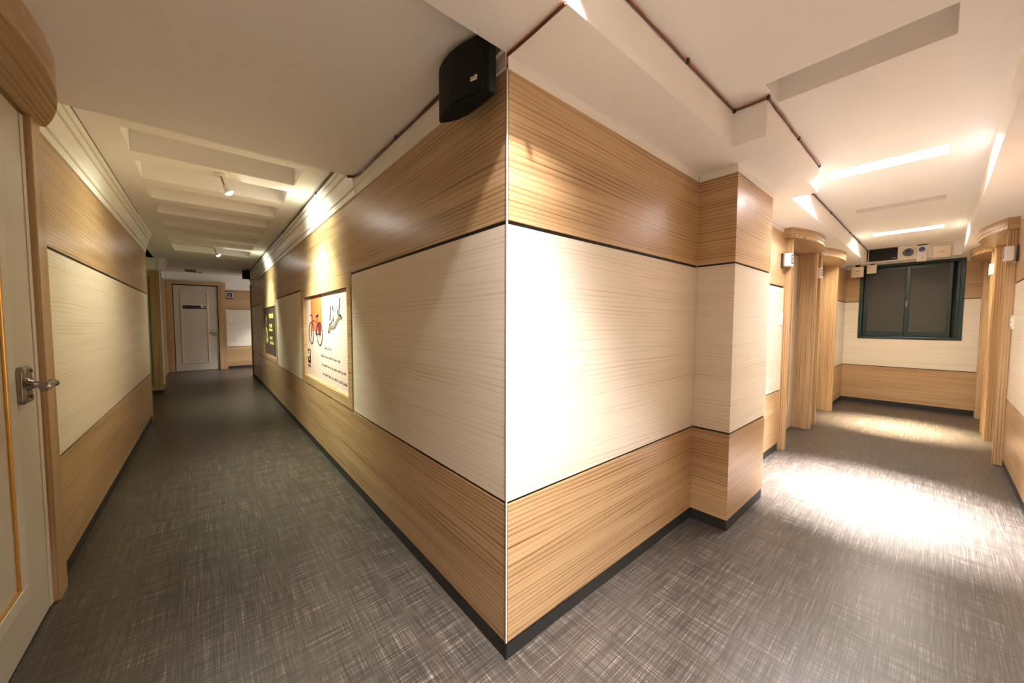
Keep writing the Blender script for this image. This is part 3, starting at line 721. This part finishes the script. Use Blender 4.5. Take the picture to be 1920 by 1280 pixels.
def wbox(name, label, cat, y0, y1, z0, z1, x0, x1, mat, bev=.018, group=None, marks=None, tilt=0):
    r = empty(name, ((x0+x1)/2, (y0+y1)/2, z0), label, cat, group)
    b = box('housing', mat, (x0, x1, y0, y1, z0, z1), r, bev, 3)
    if marks: marks(r, x0)
    if tilt: r.rotation_euler = tilt
    return r
def mk_router(r, x):
    m = MB().tube([(x-.001, -1.020, 2.368), (x-.001, -1.045, 2.366), (x-.001, -1.058, 2.357), (x-.001, -1.066, 2.363), (x-.001, -1.072, 2.372)], .0022, 6)
    m.build('mark', REDP, r)
wbox('access_point', 'cream rounded rectangular network box with a small swoosh mark, right above the window', 'network box', -1.135, -.955, 2.280, 2.458, 7.155, 7.2, CPLAST, .014, None, mk_router)
def mk_ap(r, x):
    MB().lathe([(.006, 0), (.006, .002)], (x, -.150, 2.196), (-1, 0, 0), 12).lathe([(.006, 0), (.006, .002)], (x, -.178, 2.197), (-1, 0, 0), 12).box(x-.002, x, -.168, -.160, 2.193, 2.199).build('mark', DARKP, r)
    box('bracket', DARKP, (x+.03, x+.06, -.185, -.125, 2.27, 2.30), r); 
    MB().tube([(x+.04, -.16, 2.11), (x+.045, -.16, 2.085), (x+.05, -.15, 2.09)], .005, 8).build('plug', DARKP, r)
wbox('access_point', 'cream square network box with two dark dots hanging left of the window', 'network box', -.232, -.080, 2.098, 2.268, 7.36, 7.40, CPLAST, .01, 'square network boxes beside the window', mk_ap)
def mk_ap2(r, x):
    box('bracket', DARKP, (x+.03, x+.05, -.35, -.30, 2.28, 2.30), r)
wbox('access_point', 'plain cream square network box overlapping the top left of the window frame', 'network box', -.382, -.268, 2.145, 2.282, 7.36, 7.40, CPLAST, .008, 'square network boxes beside the window', mk_ap2)

# door indicators
def indicator(label, x0, x1, yface, n, z0=1.908, z1=2.033, dep=.078):
    r = empty('door_indicator', ((x0+x1)/2, yface, z0), label, 'door indicator', 'white door indicators beside the room doors')
    def b(nm, mt, xa, xb, va, vb, za, zb, bev=0): return box(nm, mt, (xa, xb, yface+n*va, yface+n*vb, za, zb), r, bev)
    b('back_plate', DARKP, x0-.006, x1+.006, 0, .012, z0-.012, z1+.004, .002)
    b('inner_frame', METAL, x0-.002, x1+.002, .012, .026, z0-.008, z1, .002)
    b('housing', WPLAST, x0, x1, .026, dep, z0, z1, .004)
    b('display', DARKP, x0+.025, x1-.025, dep, dep+.002, z0+.022, z1-.012, .0)
    m = MB()
    for k in range(4): m.box((x0+x1)/2-.012, (x0+x1)/2+.012, yface+n*(dep+.002), yface+n*(dep+.003), z0+.034+k*.018, z0+.044+k*.018)
    m.build('display_marks', WHITEP, r)
    box('cable_stub', WPLAST, ((x0+x1)/2-.006, (x0+x1)/2+.006, yface+n*.01, yface+n*.022, z0-.022, z0-.011), r)
    return r
indicator('white box on the left wall in front of the nearer left-hand door, right corridor', 3.585, 3.695, 0, -1)
indicator('white box on the left wall between the two left-hand doors of the right corridor', 5.025, 5.135, 0, -1)
indicator('white box on the right wall in front of the nearer right-hand door', 4.675, 4.785, YC, 1)
indicator('white box on the right wall between the two right-hand doors', 6.12, 6.23, YC, 1)
th = empty('thermostat', (-.345, YF, 2.0), 'dark wall display with a white rim beside the 611 door', 'wall display')
box('housing', DARKP, (-.43, -.262, YF-.035, YF, 2.0, 2.2), th, .02, 3)
MB().box(-.405, -.28, YF-.045, YF-.035, 2.16, 2.178).box(-.405, -.28, YF-.045, YF-.035, 2.025, 2.043).box(-.42, -.402, YF-.045, YF-.035, 2.025, 2.178).box(-.283, -.265, YF-.045, YF-.035, 2.025, 2.178).build('rim', WPLAST, th, .003)
for q in ((-.385, -.355, 2.10, 2.115), (-.345, -.31, 2.10, 2.115), (-.36, -.33, 2.06, 2.075)): box('display_mark', WHITEP, (q[0], q[1], YF-.037, YF-.035, q[2], q[3]), th)

def switch(label, ax, a0, a1, face, n, z0, z1):
    r = empty('light_switch', ((a0+a1)/2, face, z0), label, 'switch', 'white wall switches')
    def b(nm, mt, p, q, va, vb, za, zb, bev=0): return box(nm, mt, (p, q, face+n*va, face+n*vb, za, zb), r, bev)
    b('plate', WPLAST, a0, a1, 0, .010, z0, z1, .002)
    h = (z1-z0)
    b('rocker', WPLAST, a0+.02, a1-.02, .010, .016, z0+.2*h, z0+.48*h, .002)
    b('rocker', WPLAST, a0+.02, a1-.02, .010, .016, z0+.54*h, z0+.82*h, .002)
    b('indicator_dot', DARKP, (a0+a1)/2-.004, (a0+a1)/2+.004, .016, .017, z0+.66*h, z0+.70*h)
    return r
switch('white wall switch left of the nearer left-hand door in the right corridor', 'x', 3.60, 3.69, 0, -1, 1.315, 1.445)
switch('white wall switch on the right wall before the nearer right-hand door', 'x', 4.69, 4.775, YC, 1, 1.285, 1.41)
switch('small pale wall switch right of the 611 door', 'x', -.378, -.292, YF, -1, 1.355, 1.465)

# far ceiling fittings
r = empty('smoke_detector', (-.92, 10.1, 2.5), 'small round smoke detector on the far ceiling of the left corridor', 'smoke detector')
MB().lathe([(.055, 0), (.055, -.015), (.040, -.03), (.018, -.042)], (-.92, 10.1, 2.5), (0, 0, 1), 28).build('body', WPLAST, r, smooth=True)
r = empty('ceiling_vent', (-1.10, 10.0, 2.5), 'flat grey rectangular vent on the far ceiling of the left corridor', 'vent')
m = MB().box(-1.20, -1.00, 9.73, 10.25, 2.494, 2.5).build('frame', GREYB, r)
m = MB()
for k in range(6): m.box(-1.19, -1.01, 9.76+k*.08, 9.80+k*.08, 2.488, 2.494)
m.build('slats', SPKB, r)

# ------------------------------------------------------------------ cables
def cable(name, label, pts, clips, mat, rad=.0042, twin=True):
    r = empty(name, pts[0], label, 'cable')
    def wig(P, off):
        out = []
        for a, b in zip(P, P[1:]):
            a, b = Vector(a), Vector(b); n = max(1, int((b-a).length/.12))
            for k in range(n):
                t = k/n; p = a.lerp(b, t)
                s_ = random.uniform(-1, 1)*.0025 if 0 < k else 0
                out.append(p+Vector((s_ if abs(b.x-a.x) < .01 else 0, s_ if abs(b.y-a.y) < .01 else 0, -abs(s_)+off)))
        out.append(Vector(P[-1])+Vector((0, 0, off))); return out
    MB().tube(wig(pts, 0), rad, 8).build('wire', mat, r, smooth=True)
    if twin: MB().tube(wig(pts, -rad*1.7), rad*.8, 8).build('wire', CABLED, r, smooth=True)
    for c in clips: MB().box(c[0]-.007, c[0]+.007, c[1]-.007, c[1]+.007, c[2]-.012, c[2]+.006).build('clip', DARKP, r)
    return r
cable('speaker_cable', 'copper-coloured cable along the bulkhead and ceiling edge from the block corner past the pillar',
      [(-.004, -.006, 2.252), (-.004, -.006, 2.293), (-.004, -.28, 2.293), (-.004, -.281, 2.490), (1.372, -.281, 2.490), (1.374, -.438, 2.490), (2.60, -.438, 2.490), (2.635, -.438, 2.492)],
      [(.80, -.283, 2.490), (1.372, -.281, 2.488), (1.374, -.438, 2.488), (2.0, -.438, 2.488), (2.61, -.438, 2.488)], COPPER)
cable('speaker_cable', 'thin dark cable along the farther ceiling edge down to the black rectangular speaker',
      [(2.64, -.281, 2.492), (4.10, -.281, 2.490), (5.45, -.281, 2.490), (6.30, -.281, 2.490), (7.188, -.284, 2.490), (7.192, -.284, 2.31)],
      [(3.3, -.281, 2.488), (4.15, -.281, 2.488), (5.4, -.281, 2.488), (6.3, -.281, 2.488)], CABLED, .005, False)
cable('speaker_cable', 'dark cable along the top of the block wall from the large black speaker',
      [(-.018, .30, 2.362), (-.020, .95, 2.362), (-.020, 1.60, 2.362), (-.035, 1.66, 2.360), (-.07, 1.69, 2.362)],
      [(-.020, .95, 2.362)], CABLED, .005)
cable('speaker_cable', 'thin dark cable along the crown moulding of the block wall towards the far speaker',
      [(-.074, 1.76, 2.492), (-.078, 2.6, 2.490), (-.078, 4.4, 2.490), (-.078, 6.9, 2.490), (-.085, 8.97, 2.490)],
      [(-.078, 2.6, 2.488), (-.078, 4.4, 2.488), (-.078, 6.9, 2.488)], CABLED, .006, False)
